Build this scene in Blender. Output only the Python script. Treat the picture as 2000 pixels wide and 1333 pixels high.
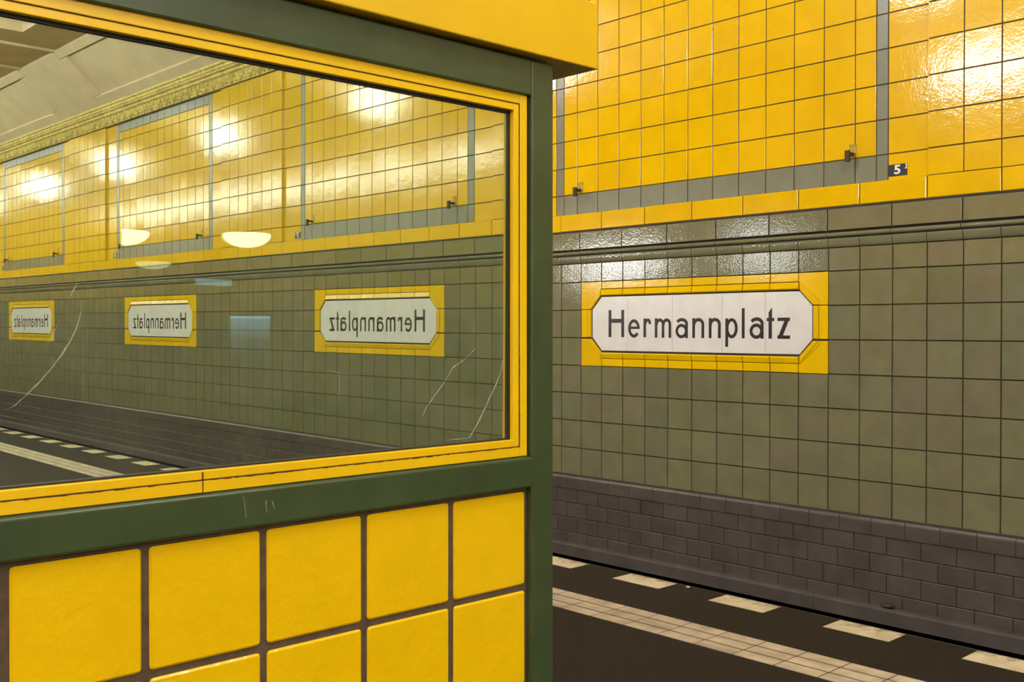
import bpy, bmesh, math, random
from mathutils import Vector

random.seed(7)
for _o in list(bpy.data.objects):
    bpy.data.objects.remove(_o, do_unlink=True)
scene = bpy.context.scene
COL = scene.collection

# ------------------------------------------------------------------ camera
EYE = 1.52
cam_d = bpy.data.cameras.new('camera')
cam_d.sensor_width = 36.0
cam_d.lens = 2042.0 * 36.0 / 2000.0
cam_d.clip_start = 0.02
cam_d.clip_end = 200
cam = bpy.data.objects.new('camera', cam_d)
COL.objects.link(cam)
YAW, PITCH = math.radians(43.18), math.radians(-0.65)
cam.location = (0, 0, EYE)
cam.rotation_euler = (math.pi / 2 + PITCH, 0, -YAW)
scene.camera = cam

# ------------------------------------------------------------------ world, exposure
world = bpy.data.worlds.new('world')
scene.world = world
world.use_nodes = True
world.node_tree.nodes['Background'].inputs[0].default_value = (1.0, 0.9, 0.75, 1)
world.node_tree.nodes['Background'].inputs[1].default_value = 0.02
scene.view_settings.view_transform = 'Standard'
scene.view_settings.look = 'None'
scene.view_settings.gamma = 1.0
scene.view_settings.use_curve_mapping = False
scene.view_settings.exposure = -0.48

LAMP_STRENGTH = 64.0          # opal hall lamps (radiance)
LAMP_COLOR = (1.0, 0.985, 0.97)

# ------------------------------------------------------------------ units
P = 0.29                      # tile pitch
XW = 28.048 * P               # track wall plane
A_J = 27.188
def Yj(j): return (A_J - j) * P
def Zu(u): return EYE + (u - 1.337) * P
BAY = 22.5
def bay_c(k): return 6.0 + BAY * k
KMIN, KMAX = -1, 7
Y_FRONT, Y_BACK = Yj(-27.75), Yj(174.75)
HALL_C = 0.145
XL = 2 * HALL_C - XW          # opposite wall plane
EDGE = 4.98                   # platform edge
EDGE_L = 2 * HALL_C - EDGE

# ------------------------------------------------------------------ materials
def new_mat(name):
    m = bpy.data.materials.new(name)
    m.use_nodes = True
    nt = m.node_tree
    return m, nt, nt.nodes['Principled BSDF']

def lin(c):
    return tuple(((v / 255) / 12.92 if v / 255 <= 0.04045 else ((v / 255 + 0.055) / 1.055) ** 2.4) for v in c)

def add_bump(nt, bsdf, layers, coord='Position'):
    """layers: (scale, strength, distance, detail)"""
    geo = nt.nodes.new('ShaderNodeNewGeometry')
    prev = None
    for sc, st, dist, det in layers:
        nz = nt.nodes.new('ShaderNodeTexNoise')
        nz.inputs['Scale'].default_value = sc
        nz.inputs['Detail'].default_value = det
        nt.links.new(geo.outputs['Position'], nz.inputs['Vector'])
        b = nt.nodes.new('ShaderNodeBump')
        b.inputs['Strength'].default_value = st
        b.inputs['Distance'].default_value = dist
        nt.links.new(nz.outputs['Fac'], b.inputs['Height'])
        if prev:
            nt.links.new(prev.outputs['Normal'], b.inputs['Normal'])
        prev = b
    nt.links.new(prev.outputs['Normal'], bsdf.inputs['Normal'])

def tile_mat(name, cols, rough=0.2, bumps=((55, 0.25, 0.004, 1.5),), spec=0.5, dirt=0.12, dirt_scale=3.0, pos=None):
    """glazed tile: colour differs from tile to tile (per object and per island) plus faint blotches"""
    m, nt, bs = new_mat(name)
    oi = nt.nodes.new('ShaderNodeObjectInfo')
    ge = nt.nodes.new('ShaderNodeNewGeometry')
    ad = nt.nodes.new('ShaderNodeMath'); ad.operation = 'ADD'
    nt.links.new(oi.outputs['Random'], ad.inputs[0])
    nt.links.new(ge.outputs['Random Per Island'], ad.inputs[1])
    fr = nt.nodes.new('ShaderNodeMath'); fr.operation = 'FRACT'
    nt.links.new(ad.outputs[0], fr.inputs[0])
    cr = nt.nodes.new('ShaderNodeValToRGB')
    els = cr.color_ramp.elements
    while len(els) < len(cols):
        els.new(0.5)
    for i, c in enumerate(cols):
        els[i].position = pos[i] if pos else i / max(1, len(cols) - 1)
        els[i].color = (*c, 1)
    nt.links.new(fr.outputs[0], cr.inputs['Fac'])
    nz = nt.nodes.new('ShaderNodeTexNoise')
    nz.inputs['Scale'].default_value = dirt_scale
    nz.inputs['Detail'].default_value = 4
    nt.links.new(ge.outputs['Position'], nz.inputs['Vector'])
    mr = nt.nodes.new('ShaderNodeMapRange')
    mr.inputs['From Min'].default_value = 0.3
    mr.inputs['From Max'].default_value = 0.7
    mr.inputs['To Min'].default_value = 1 - dirt
    mr.inputs['To Max'].default_value = 1 + dirt * 0.3
    nt.links.new(nz.outputs['Fac'], mr.inputs['Value'])
    mx = nt.nodes.new('ShaderNodeMix'); mx.data_type = 'RGBA'; mx.blend_type = 'MULTIPLY'
    mx.inputs['Factor'].default_value = 1
    nt.links.new(cr.outputs['Color'], mx.inputs[6])
    nt.links.new(mr.outputs['Result'], mx.inputs[7])
    nt.links.new(mx.outputs[2], bs.inputs['Base Color'])
    bs.inputs['Roughness'].default_value = rough
    bs.inputs['Specular IOR Level'].default_value = spec
    add_bump(nt, bs, bumps)
    return m

def plain_mat(name, col, rough=0.5, metal=0.0, noise=0.15, nscale=8.0, bumps=((60, 0.1, 0.002, 2),), spec=0.5):
    return_m = tile_mat(name, [col, col], rough, bumps, spec, noise, nscale)
    return_m.node_tree.nodes['Principled BSDF'].inputs['Metallic'].default_value = metal
    return return_m

def emit_mat(name, col, strength):
    m, nt, bs = new_mat(name)
    bs.inputs['Base Color'].default_value = (*[0.8 * c for c in col], 1)
    bs.inputs['Emission Color'].default_value = (*col, 1)
    bs.inputs['Emission Strength'].default_value = strength
    bs.inputs['Roughness'].default_value = 0.4
    return m

GLAZE = ((52, 0.20, 0.003, 1.2), (9, 0.08, 0.012, 1.0))
GREYGLAZE = ((60, 0.34, 0.003, 1.5), (9, 0.06, 0.012, 1.0))
M = {}
M['yellow'] = tile_mat('yellow_glaze', [(0.685, 0.425, 0.0006), (0.73, 0.46, 0.001), (0.705, 0.445, 0.0008)], 0.10, GLAZE, 0.85, 0.08, 4)
M['grey'] = tile_mat('olive_grey_glaze', [(0.148, 0.149, 0.083), (0.175, 0.173, 0.098), (0.160, 0.150, 0.098), (0.168, 0.170, 0.090), (0.150, 0.158, 0.100), (0.178, 0.175, 0.100)], 0.10, GREYGLAZE, 0.5, 0.12, 5)
M['band_grey'] = M['grey']
M['border'] = tile_mat('panel_border_glaze', [(0.155, 0.165, 0.113), (0.176, 0.183, 0.126), (0.165, 0.174, 0.118)], 0.3, GLAZE, 0.5, 0.12, 6)
M['plinth'] = tile_mat('brown_plinth_glaze', [(0.080, 0.067, 0.062), (0.090, 0.076, 0.070), (0.085, 0.071, 0.067), (0.076, 0.065, 0.060)], 0.32, GLAZE, 0.45, 0.25, 5)
M['ledge'] = plain_mat('dusty_ledge', (0.066, 0.057, 0.054), 0.75, 0, 0.35, 5)
M['grout'] = plain_mat('wall_grout', (0.080, 0.062, 0.026), 0.9, 0, 0.35, 10)
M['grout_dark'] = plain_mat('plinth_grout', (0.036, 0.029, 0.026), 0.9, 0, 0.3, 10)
M['trim_y'] = tile_mat('sign_trim_yellow', [(0.72, 0.47, 0.0008), (0.77, 0.50, 0.001)], 0.12, GLAZE, 0.5, 0.08, 4)
M['white'] = tile_mat('sign_white_glaze', [(0.68, 0.69, 0.70), (0.71, 0.72, 0.725)], 0.22, GLAZE, 0.5, 0.08, 6)
M['black'] = plain_mat('letter_black', (0.012, 0.009, 0.009), 0.3, 0, 0.1, 10)
M['cornice'] = tile_mat('cornice_gold_glaze', [(0.78, 0.64, 0.22), (0.84, 0.69, 0.26)], 0.14, ((30, 0.3, 0.006, 1.5),), 0.6, 0.35, 9)
M['plaster'] = plain_mat('ceiling_plaster', (0.68, 0.55, 0.36), 0.85, 0, 0.12, 2.5)
M['asphalt'] = tile_mat('asphalt', [(0.0115, 0.0075, 0.0052), (0.0115, 0.0075, 0.0052)], 0.75, ((240, 0.5, 0.004, 3), (40, 0.2, 0.004, 2)), 0.25, 0.5, 26)
M['ballast'] = plain_mat('track_bed', (0.012, 0.010, 0.009), 0.95, 0, 0.5, 30, ((40, 0.8, 0.03, 3),))
M['tactile'] = tile_mat('tactile_pale', [(0.41, 0.345, 0.245), (0.49, 0.415, 0.30), (0.45, 0.38, 0.27)], 0.6, ((180, 0.2, 0.002, 2),), 0.4, 0.35, 7)
M['green'] = plain_mat('green_paint', (0.047, 0.076, 0.031), 0.33, 0, 0.22, 6, ((420, 0.12, 0.001, 2),))
M['ypaint'] = plain_mat('yellow_paint', (0.87, 0.56, 0.0015), 0.34, 0, 0.07, 4, ((300, 0.05, 0.001, 2),))
M['roofpaint'] = plain_mat('yellow_roof_paint', (0.79, 0.50, 0.001), 0.42, 0, 0.05, 4, ((300, 0.04, 0.001, 2),))
M['bgrout'] = plain_mat('booth_grout', (0.105, 0.072, 0.042), 0.95, 0, 0.35, 30, ((150, 0.4, 0.003, 3),))
M['btile'] = tile_mat('booth_yellow_glaze', [(0.855, 0.555, 0.0008), (0.885, 0.575, 0.0008), (0.87, 0.565, 0.0008)], 0.22, ((34, 0.42, 0.005, 3), (150, 0.16, 0.002, 1.0)), 0.5, 0.06, 6)
M['gasket'] = plain_mat('gasket_and_shade_black', (0.020, 0.014, 0.009), 0.6, 0, 0.4, 30)
M['rust'] = plain_mat('rusty_sealant', (0.10, 0.035, 0.008), 0.9, 0, 0.6, 60)
M['iron'] = plain_mat('dark_iron', (0.045, 0.035, 0.02), 0.55, 0.4, 0.4, 60)
M['hookplate'] = plain_mat('dirty_hook_plate', (0.42, 0.30, 0.015), 0.5, 0, 0.5, 60)
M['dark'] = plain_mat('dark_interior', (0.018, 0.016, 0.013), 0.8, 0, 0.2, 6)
M['metal'] = plain_mat('grey_metal', (0.25, 0.24, 0.22), 0.4, 0.8, 0.15, 10)
M['lamp'] = emit_mat('opal_glass_lit', LAMP_COLOR, LAMP_STRENGTH)
M['lamp_long'] = emit_mat('opal_long_lit', LAMP_COLOR, 50.0)
M['opal'] = emit_mat('small_opal_lit', (1.0, 0.98, 0.95), 7.0)
M['opal_dim'] = emit_mat('small_opal_dim', (1.0, 0.95, 0.80), 2.0)
M['tube'] = emit_mat('light_box_lit', (1.0, 1.0, 0.97), 46.0)
M['tube2'] = emit_mat('light_box_dim', (0.95, 1.0, 0.97), 26.0)
M['tube_dim'] = emit_mat('blue_tube_lit', (0.40, 0.62, 1.0), 1.5)
M['plate'] = plain_mat('number_plate_black', (0.010, 0.011, 0.022), 0.35, 0, 0.1, 10)
M['platewhite'] = plain_mat('number_plate_white', (0.75, 0.72, 0.68), 0.4, 0, 0.1, 10)

def dash_material():
    m = tile_mat('edge_paint', [(0.52, 0.47, 0.33), (0.58, 0.52, 0.37)], 0.7, ((200, 0.25, 0.002, 2),), 0.3, 0.25, 9)
    nt = m.node_tree; bs = nt.nodes['Principled BSDF']
    src = bs.inputs['Base Color'].links[0].from_socket
    ge = nt.nodes.new('ShaderNodeNewGeometry')
    nz = nt.nodes.new('ShaderNodeTexNoise'); nz.inputs['Scale'].default_value = 17; nz.inputs['Detail'].default_value = 7
    nz.inputs['Roughness'].default_value = 0.7
    nt.links.new(ge.outputs['Position'], nz.inputs['Vector'])
    tc = nt.nodes.new('ShaderNodeTexCoord'); sp = nt.nodes.new('ShaderNodeSeparateXYZ')
    nt.links.new(tc.outputs['Object'], sp.inputs[0])
    a1 = nt.nodes.new('ShaderNodeMath'); a1.operation = 'MULTIPLY_ADD'
    a1.inputs[1].default_value = 1.6; a1.inputs[2].default_value = -0.02
    nt.links.new(sp.outputs['X'], a1.inputs[0])
    a2 = nt.nodes.new('ShaderNodeMath'); a2.operation = 'ADD'
    nt.links.new(a1.outputs[0], a2.inputs[0]); nt.links.new(nz.outputs['Fac'], a2.inputs[1])
    mr = nt.nodes.new('ShaderNodeMapRange')
    mr.inputs['From Min'].default_value = 0.52; mr.inputs['From Max'].default_value = 0.76
    nt.links.new(a2.outputs[0], mr.inputs['Value'])
    mx = nt.nodes.new('ShaderNodeMix'); mx.data_type = 'RGBA'
    nt.links.new(mr.outputs['Result'], mx.inputs['Factor'])
    nt.links.new(src, mx.inputs[6]); mx.inputs[7].default_value = (0.11, 0.085, 0.05, 1)
    nt.links.new(mx.outputs[2], bs.inputs['Base Color'])
    return m
M['dash'] = dash_material()

def glass_material():
    """mirror-like coated pane: strong reflection, some see-through, a film of dust"""
    m = bpy.data.materials.new('coated_glass'); m.use_nodes = True
    nt = m.node_tree; nt.nodes.clear()
    out = nt.nodes.new('ShaderNodeOutputMaterial')
    gl = nt.nodes.new('ShaderNodeBsdfGlossy'); gl.inputs['Roughness'].default_value = 0.0
    gl.inputs['Color'].default_value = (0.87, 0.99, 0.84, 1)
    tr = nt.nodes.new('ShaderNodeBsdfTransparent'); tr.inputs['Color'].default_value = (0.9, 1.0, 0.93, 1)
    mx = nt.nodes.new('ShaderNodeMixShader'); mx.inputs[0].default_value = 0.66
    nt.links.new(tr.outputs[0], mx.inputs[1]); nt.links.new(gl.outputs[0], mx.inputs[2])
    df = nt.nodes.new('ShaderNodeBsdfDiffuse'); df.inputs['Color'].default_value = (0.62, 0.58, 0.48, 1)
    ge = nt.nodes.new('ShaderNodeNewGeometry')
    nz = nt.nodes.new('ShaderNodeTexNoise'); nz.inputs['Scale'].default_value = 5; nz.inputs['Detail'].default_value = 6
    nt.links.new(ge.outputs['Position'], nz.inputs['Vector'])
    mr = nt.nodes.new('ShaderNodeMapRange')
    mr.inputs['From Min'].default_value = 0.3; mr.inputs['From Max'].default_value = 0.75
    mr.inputs['To Min'].default_value = 0.015; mr.inputs['To Max'].default_value = 0.05
    nt.links.new(nz.outputs['Fac'], mr.inputs['Value'])
    m2 = nt.nodes.new('ShaderNodeMixShader')
    nt.links.new(mr.outputs['Result'], m2.inputs[0])
    nt.links.new(mx.outputs[0], m2.inputs[1]); nt.links.new(df.outputs[0], m2.inputs[2])
    nt.links.new(m2.outputs[0], out.inputs['Surface'])
    return m
M['glass'] = glass_material()

def scratch_material():
    m = bpy.data.materials.new('glass_scratch'); m.use_nodes = True
    nt = m.node_tree; nt.nodes.clear()
    out = nt.nodes.new('ShaderNodeOutputMaterial')
    df = nt.nodes.new('ShaderNodeBsdfDiffuse'); df.inputs['Color'].default_value = (0.8, 0.76, 0.66, 1)
    tr = nt.nodes.new('ShaderNodeBsdfTransparent')
    mx = nt.nodes.new('ShaderNodeMixShader')
    ge = nt.nodes.new('ShaderNodeNewGeometry')
    nz = nt.nodes.new('ShaderNodeTexNoise'); nz.inputs['Scale'].default_value = 45; nz.inputs['Detail'].default_value = 3
    nt.links.new(ge.outputs['Position'], nz.inputs['Vector'])
    mr = nt.nodes.new('ShaderNodeMapRange')
    mr.inputs['From Min'].default_value = 0.3; mr.inputs['From Max'].default_value = 0.7
    mr.inputs['To Min'].default_value = 0.06; mr.inputs['To Max'].default_value = 0.34
    nt.links.new(nz.outputs['Fac'], mr.inputs['Value'])
    nt.links.new(mr.outputs['Result'], mx.inputs[0])
    nt.links.new(tr.outputs[0], mx.inputs[1]); nt.links.new(df.outputs[0], mx.inputs[2])
    nt.links.new(mx.outputs[0], out.inputs['Surface'])
    return m
M['scratch'] = scratch_material()

# ------------------------------------------------------------------ mesh helpers
class MB:
    def __init__(self):
        self.v = []; self.f = []
    def add(self, verts, faces):
        n = len(self.v)
        self.v += [tuple(p) for p in verts]
        self.f += [tuple(i + n for i in f) for f in faces]
    def box(self, x0, x1, y0, y1, z0, z1):
        self.add([(x0, y0, z0), (x1, y0, z0), (x1, y1, z0), (x0, y1, z0), (x0, y0, z1), (x1, y0, z1), (x1, y1, z1), (x0, y1, z1)],
                 [(3, 2, 1, 0), (4, 5, 6, 7), (0, 1, 5, 4), (1, 2, 6, 5), (2, 3, 7, 6), (3, 0, 4, 7)])
    def prism(self, poly, n0, n1, fn):
        k = len(poly)
        self.add([fn(u, v, n0) for u, v in poly] + [fn(u, v, n1) for u, v in poly],
                 [tuple(range(k - 1, -1, -1)), tuple(range(k, 2 * k))] + [(i, (i + 1) % k, k + (i + 1) % k, k + i) for i in range(k)])
    def slab(self, u0, u1, v0, v1, n0, n1, bev, fn):
        b = bev
        q = [(u0, v0, n0), (u1, v0, n0), (u1, v1, n0), (u0, v1, n0),
             (u0, v0, n1 - b[1]), (u1, v0, n1 - b[1]), (u1, v1, n1 - b[1]), (u0, v1, n1 - b[1]),
             (u0 + b[0], v0 + b[0], n1), (u1 - b[0], v0 + b[0], n1), (u1 - b[0], v1 - b[0], n1), (u0 + b[0], v1 - b[0], n1)]
        f = [(3, 2, 1, 0), (8, 9, 10, 11)]
        for o in (0, 4):
            for i in range(4):
                k = (i + 1) % 4
                f.append((o + i, o + k, o + 4 + k, o + 4 + i))
        self.add([fn(*p) for p in q], f)
    def extrude_profile(self, prof, u0, u1, fn):
        """prof: closed list of (v, n) swept along u"""
        k = len(prof)
        self.add([fn(u0, v, n) for v, n in prof] + [fn(u1, v, n) for v, n in prof],
                 [tuple(range(k - 1, -1, -1)), tuple(range(k, 2 * k))] + [(i, (i + 1) % k, k + (i + 1) % k, k + i) for i in range(k)])
    def lathe(self, prof, seg=24, cx=0, cy=0):
        """prof: (r, z) open list from axis to axis"""
        n0 = len(self.v); k = len(prof)
        for s in range(seg):
            a = 2 * math.pi * s / seg
            for r, z in prof:
                self.v.append((cx + r * math.cos(a), cy + r * math.sin(a), z))
        for s in range(seg):
            t = (s + 1) % seg
            for i in range(k - 1):
                self.f.append((n0 + s * k + i, n0 + t * k + i, n0 + t * k + i + 1, n0 + s * k + i + 1))
    def mesh(self, name, mat):
        me = bpy.data.meshes.new(name)
        me.from_pydata(self.v, [], self.f)
        bm = bmesh.new(); bm.from_mesh(me)
        bmesh.ops.remove_doubles(bm, verts=bm.verts, dist=1e-6) if len(self.v) < 3000 and getattr(self, 'weld', False) else None
        bmesh.ops.recalc_face_normals(bm, faces=bm.faces)
        bm.to_mesh(me); bm.free()
        me.materials.append(mat)
        return me
    def build(self, name, mat, parent=None, loc=(0, 0, 0), smooth=False):
        me = self.mesh(name, mat)
        if smooth:
            for p in me.polygons: p.use_smooth = True
        return link(name, me, parent, loc)

def link(name, data, parent=None, loc=(0, 0, 0)):
    o = bpy.data.objects.new(name, data)
    COL.objects.link(o)
    o.location = loc
    if parent is not None:
        o.parent = parent
    return o

def tag(o, label=None, cat=None, group=None, kind=None):
    if label: o['label'] = label
    if cat: o['category'] = cat
    if group: o['group'] = group
    if kind: o['kind'] = kind
    return o

def structure(o, label=None, cat=None):
    o['kind'] = 'structure'
    if label: o['label'] = label
    if cat: o['category'] = cat
    return o

def wall_fn(j, u, n): return (XW - n, Yj(j), Zu(u))

# ================================================================== SETTING
# ------------------------------------------------------------------ platform floor
b = MB(); b.box(EDGE_L, EDGE, Y_BACK, Y_FRONT, -1.15, 0.0)
floor = structure(b.build('floor', M['asphalt']), 'dark asphalt station platform beside the track', 'floor')
b = MB(); b.box(EDGE - 0.3, XW + 0.6, Y_BACK, Y_FRONT, -1.45, -1.2); b.box(XL - 0.6, EDGE_L + 0.3, Y_BACK, Y_FRONT, -1.45, -1.2)
structure(b.build('track_bed', M['ballast']), 'dark track bed between platform and tiled wall', 'track bed')

# thin pale kerb line on the very edge
b = MB(); b.box(EDGE - 0.004, EDGE + 0.002, Y_BACK, Y_FRONT, -0.03, 0.002)
b.build('edge_kerb', M['ledge'], floor)

# white edge dashes
DASH0, DPER, DLEN = 3.861, 0.711, 0.355
b = MB(); b.slab(-0.0885, 0.0885, -DLEN / 2, DLEN / 2, -0.002, 0.0025, (0.002, 0.001), lambda u, v, n: (u, v, n))
dash_me = b.mesh('edge_dash', M['dash'])
for n in range(-34, 12):
    y = DASH0 + DPER * n + DLEN / 2
    link('edge_dash', dash_me, floor, (4.8845, y, 0.0))

# tactile strip: three rows of ribbed tiles
TL, TW = 0.2227, 0.0993
b = MB()
b.slab(-TW / 2 + 0.0065, TW / 2 - 0.0065, -TL / 2 + 0.0035, TL / 2 - 0.0035, -0.003, 0.0015, (0.001, 0.001), lambda u, v, n: (u, v, n))
for r in range(7):
    x = -TW / 2 + 0.0130 + r * (TW - 0.026) / 6
    b.add([(x - 0.0042, -TL / 2 + 0.005, 0.0014), (x - 0.0025, -TL / 2 + 0.005, 0.0030), (x + 0.0025, -TL / 2 + 0.005, 0.0030), (x + 0.0042, -TL / 2 + 0.005, 0.0014),
           (x - 0.0042, TL / 2 - 0.005, 0.0014), (x - 0.0025, TL / 2 - 0.005, 0.0030), (x + 0.0025, TL / 2 - 0.005, 0.0030), (x + 0.0042, TL / 2 - 0.005, 0.0014)],
          [(0, 1, 5, 4), (1, 2, 6, 5), (2, 3, 7, 6), (0, 3, 2, 1), (4, 5, 6, 7)])
tact_me = b.mesh('tactile_tile', M['tactile'])
tv = [v.co.copy() for v in tact_me.vertices]; tf = [tuple(p.vertices) for p in tact_me.polygons]
rest = MB()
for n in range(-140, 60):
    y = 3.959 + TL * (n + 0.5)
    for r in range(3):
        x = 4.075 + TW * (r + 0.5)
        if -66 <= n < 34:
            o = link('tactile_tile', tact_me, floor, (x, y, 0.0))
        else:
            rest.add([(c.x + x, c.y + y, c.z) for c in tv], tf)
tag(rest.build('tactile_tile', M['tactile'], floor), kind='stuff')
# dirty bed under the tactile tiles (their joints)
b = MB(); b.box(4.072, 4.376, 3.959 - 140 * TL, 3.959 + 60 * TL, -0.01, 0.0003)
b.build('tactile_bed', M['grout_dark'], floor)

# ------------------------------------------------------------------ track wall
RECESS, PIL = -0.030, 0.010
b = MB()
def wbox(j0, j1, u0, u1, n0, n1): b.box(XW - n1, XW - n0, Yj(j1), Yj(j0), Zu(u0), Zu(u1))
J0, J1 = -27.75, 174.75
wbox(J0, J1, -4.05, 5.56, -0.30, -0.014)
for k in range(KMIN - 1, KMAX + 1):
    c = bay_c(k)
    if k >= KMIN:
        wbox(c - 8.05, c + 8.04, 5.56, 15.8, -0.30, RECESS - 0.006)
    wbox(max(J0, c + 8.04), min(J1, c + BAY - 8.05), 5.56, 15.8, -0.30, PIL - 0.006)
wall_right = structure(b.build('wall_right', M['grout']), 'tiled track wall, yellow above and olive grey below', 'wall')
b = MB(); wbox(J0, J1, -6.62, -4.05, -0.30, 0.022)
b.build('plinth_backing', M['grout_dark'], wall_right)
b = MB(); wbox(J0, J1, -9.4, -6.62, -0.60, -0.45)
b.build('footing', M['ballast'], wall_right)  # near-black colour puts in the shade below the ledge

JG = 0.035   # joint width in tile units
class Tiles:
    """collects tiles of one kind; the ones that show largest become objects, the rest one stuff mesh"""
    def __init__(self, name, mat, limit=290):
        self.name, self.mat, self.limit = name, mat, limit
        self.items = []
    def add(self, j0, j1, u0, u1, n1=0.0, thick=0.022, bev=(0.006, 0.0018), gap=JG, gapv=None):
        self.items.append((j0, j1, u0, u1, n1, thick, bev, gap, gap if gapv is None else gapv))
    def rank(self, it):
        j = (it[0] + it[1]) / 2
        if -1.5 < j < 17.5: return abs(j - 17) * 0.01 + max(0, (it[2] - 13)) * 50
        if j > 41: return 10 + (j - 41) + abs(it[2] - 5) * 0.2
        return 500 + abs(j)
    def build(self, parent):
        cache = {}
        self.items.sort(key=self.rank)
        st = MB(); ns = 0
        for i, (j0, j1, u0, u1, n1, th, bev, gap, gv) in enumerate(self.items):
            w, h = (j1 - j0) - gap, (u1 - u0) - gv
            if i < self.limit:
                key = (round(w, 3), round(h, 3), th, bev)
                if key not in cache:
                    b = MB()
                    b.slab(-w / 2, w / 2, -h / 2, h / 2, -th, 0, bev, lambda u, v, n: (-n, -u * P, v * P))
                    cache[key] = b.mesh(self.name, self.mat)
                jit = random.uniform(-0.0012, 0.0012)
                o = link(self.name, cache[key], parent, (XW - n1 + jit, Yj((j0 + j1) / 2), Zu((u0 + u1) / 2)))
                o.rotation_euler = (0, random.gauss(0, 0.0035), random.gauss(0, 0.0035))
            else:
                jit = random.uniform(-0.0012, 0.0012)
                ty, tz = random.gauss(0, 0.0035), random.gauss(0, 0.0035)
                cj, cu = (j0 + j1) / 2, (u0 + u1) / 2
                st.slab(cj - w / 2, cj + w / 2, cu - h / 2, cu + h / 2, -th, 0, bev,
                        lambda u, v, n: wall_fn(u, v, n + n1 - jit + (u - cj) * P * ty + (v - cu) * P * tz))
                ns += 1
        if ns:
            tag(st.build(self.name, self.mat, parent), kind='stuff')

RY = 1.0155
rows_low = [3.74, 3.05] + [3.05 - RY * (i + 1) for i in range(6)] + [-4.05]
grey = Tiles('grey_tile', M['grey'])
yel = Tiles('yellow_tile', M['yellow'])
bord = Tiles('border_tile', M['border'])
yband = Tiles('yellow_band_tile', M['yellow'])
gband = Tiles('grey_band_tile', M['band_grey'])
brick = Tiles('plinth_brick', M['plinth'])
rows_up = [5.56] + [6.31 + i for i in range(8)] + [14.38]

def edges_lower(c):
    e = [c - 11 + i for i in range(23)]
    return e + [c + 11.5]

for k in range(KMIN, KMAX + 1):
    c = bay_c(k)
    # lower olive-grey field
    for j0, j1 in zip(edges_lower(c)[:-1], edges_lower(c)[1:]):
        for u1, u0 in zip(rows_low[:-1], rows_low[1:]):
            if c - 5.001 < j0 and j1 < c + 5.001 and u0 > -0.1 and u1 < 3.1:
                continue                       # here the name sign is set in
            grey.add(j0, j1, u0, u1, 0.0)
    # long tiles of the two bands
    ye = [c - 10 + 2 * i for i in range(11)] + [c + 11.25, c + 12.5]
    for j0, j1 in zip(ye[:-1], ye[1:]):
        yband.add(j0, j1, 4.93, 5.575, 0.012, 0.03, (0.02, 0.006))
    ge = [c - 11 + 2 * i for i in range(12)] + [c + 11.5]
    for j0, j1 in zip(ge[:-1], ge[1:]):
        gband.add(j0, j1, 4.245, 4.87, 0.024, 0.05, (0.015, 0.004), JG, 0.0)
    # upper yellow field with the grey-bordered poster panel
    off = 0.0 if k == 0 else -0.40
    s0, s1, s2, s3 = c - 6.375 + off, c - 5.97 + off, c + 6.44 + off, c + 6.80 + off
    pcols = [s1] + [c - 5.30 + off + 1.0073 * i for i in range(12)] + [s2]
    for r in range(len(rows_up) - 1):
        u0, u1 = rows_up[r], rows_up[r + 1]
        yel.add(c - 8.05, s0, u0, u1, RECESS)
        yel.add(s3, c + 8.04, u0, u1, RECESS)
        bord.add(s0, s1, u0, u1, RECESS); bord.add(s2, s3, u0, u1, RECESS)
        for j0, j1 in zip(pcols[:-1], pcols[1:]):
            if r == 0:
                bord.add(j0, j1, u0, u1, RECESS)
            elif r == len(rows_up) - 2:
                yel.add(j0, j1, u0, 13.83, RECESS); bord.add(j0, j1, 13.83, u1, RECESS)
            else:
                yel.add(j0, j1, u0, u1, RECESS)
        q = c + 8.04
        for iw, w in enumerate((0.97, 0.99, 1.0, 0.49, 1.0, 0.99, 0.97)):
            if iw == 0: yel.add(q - 0.033, q + w, u0, u1, PIL, 0.050)
            elif iw == 6: yel.add(q, q + w + 0.033, u0, u1, PIL, 0.050)
            else: yel.add(q, q + w, u0, u1, PIL)
            q += w
# plinth bricks in running bond
prow = [-4.55, -5.08, -5.62, -6.17, -6.62]
for r in range(4):
    o = 0.90 if r % 2 == 0 else 0.38
    for j in range(-28, 174):
        brick.add(j + o, j + o + 1, prow[r + 1], prow[r], 0.030, 0.03, (0.012, 0.003), 0.024, 0.024)
for T in (grey, yel, bord, yband, gband, brick):
    T.build(wall_right)

def moulding(name, mat, prof, j0, step, joint=0.02, jmin=-27, jmax=172):
    """profile (up, n metres) pieces laid end to end along the wall"""
    n = MB(); L = step - joint
    n.extrude_profile([(v * P, t) for v, t in prof], -L / 2, L / 2, lambda u, v, t: (-t, -u * P, v))
    me = n.mesh(name, mat)
    if True:
        for p in me.polygons: p.use_smooth = False
    st = MB(); cnt = 0
    items = []
    j = j0
    while j > jmin: j -= step
    while j < jmax:
        items.append(j + step / 2); j += step
    items.sort(key=lambda j: (0 if -1.5 < j < 17.5 else (1 if j > 41 else 2), j))
    for i, jc in enumerate(items):
        if i < 120:
            link(name, me, wall_right, (XW, Yj(jc), Zu(0)))
        else:
            st.extrude_profile(prof, jc - L / 2, jc + L / 2, wall_fn); cnt += 1
    if cnt: tag(st.build(name, mat, wall_right), kind='stuff')

def arc(cv, cn, rv, rn, a0, a1, n):
    return [(cv + rv * math.sin(math.radians(a0 + (a1 - a0) * i / n)), cn + rn * math.cos(math.radians(a0 + (a1 - a0) * i / n))) for i in range(n + 1)]
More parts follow.
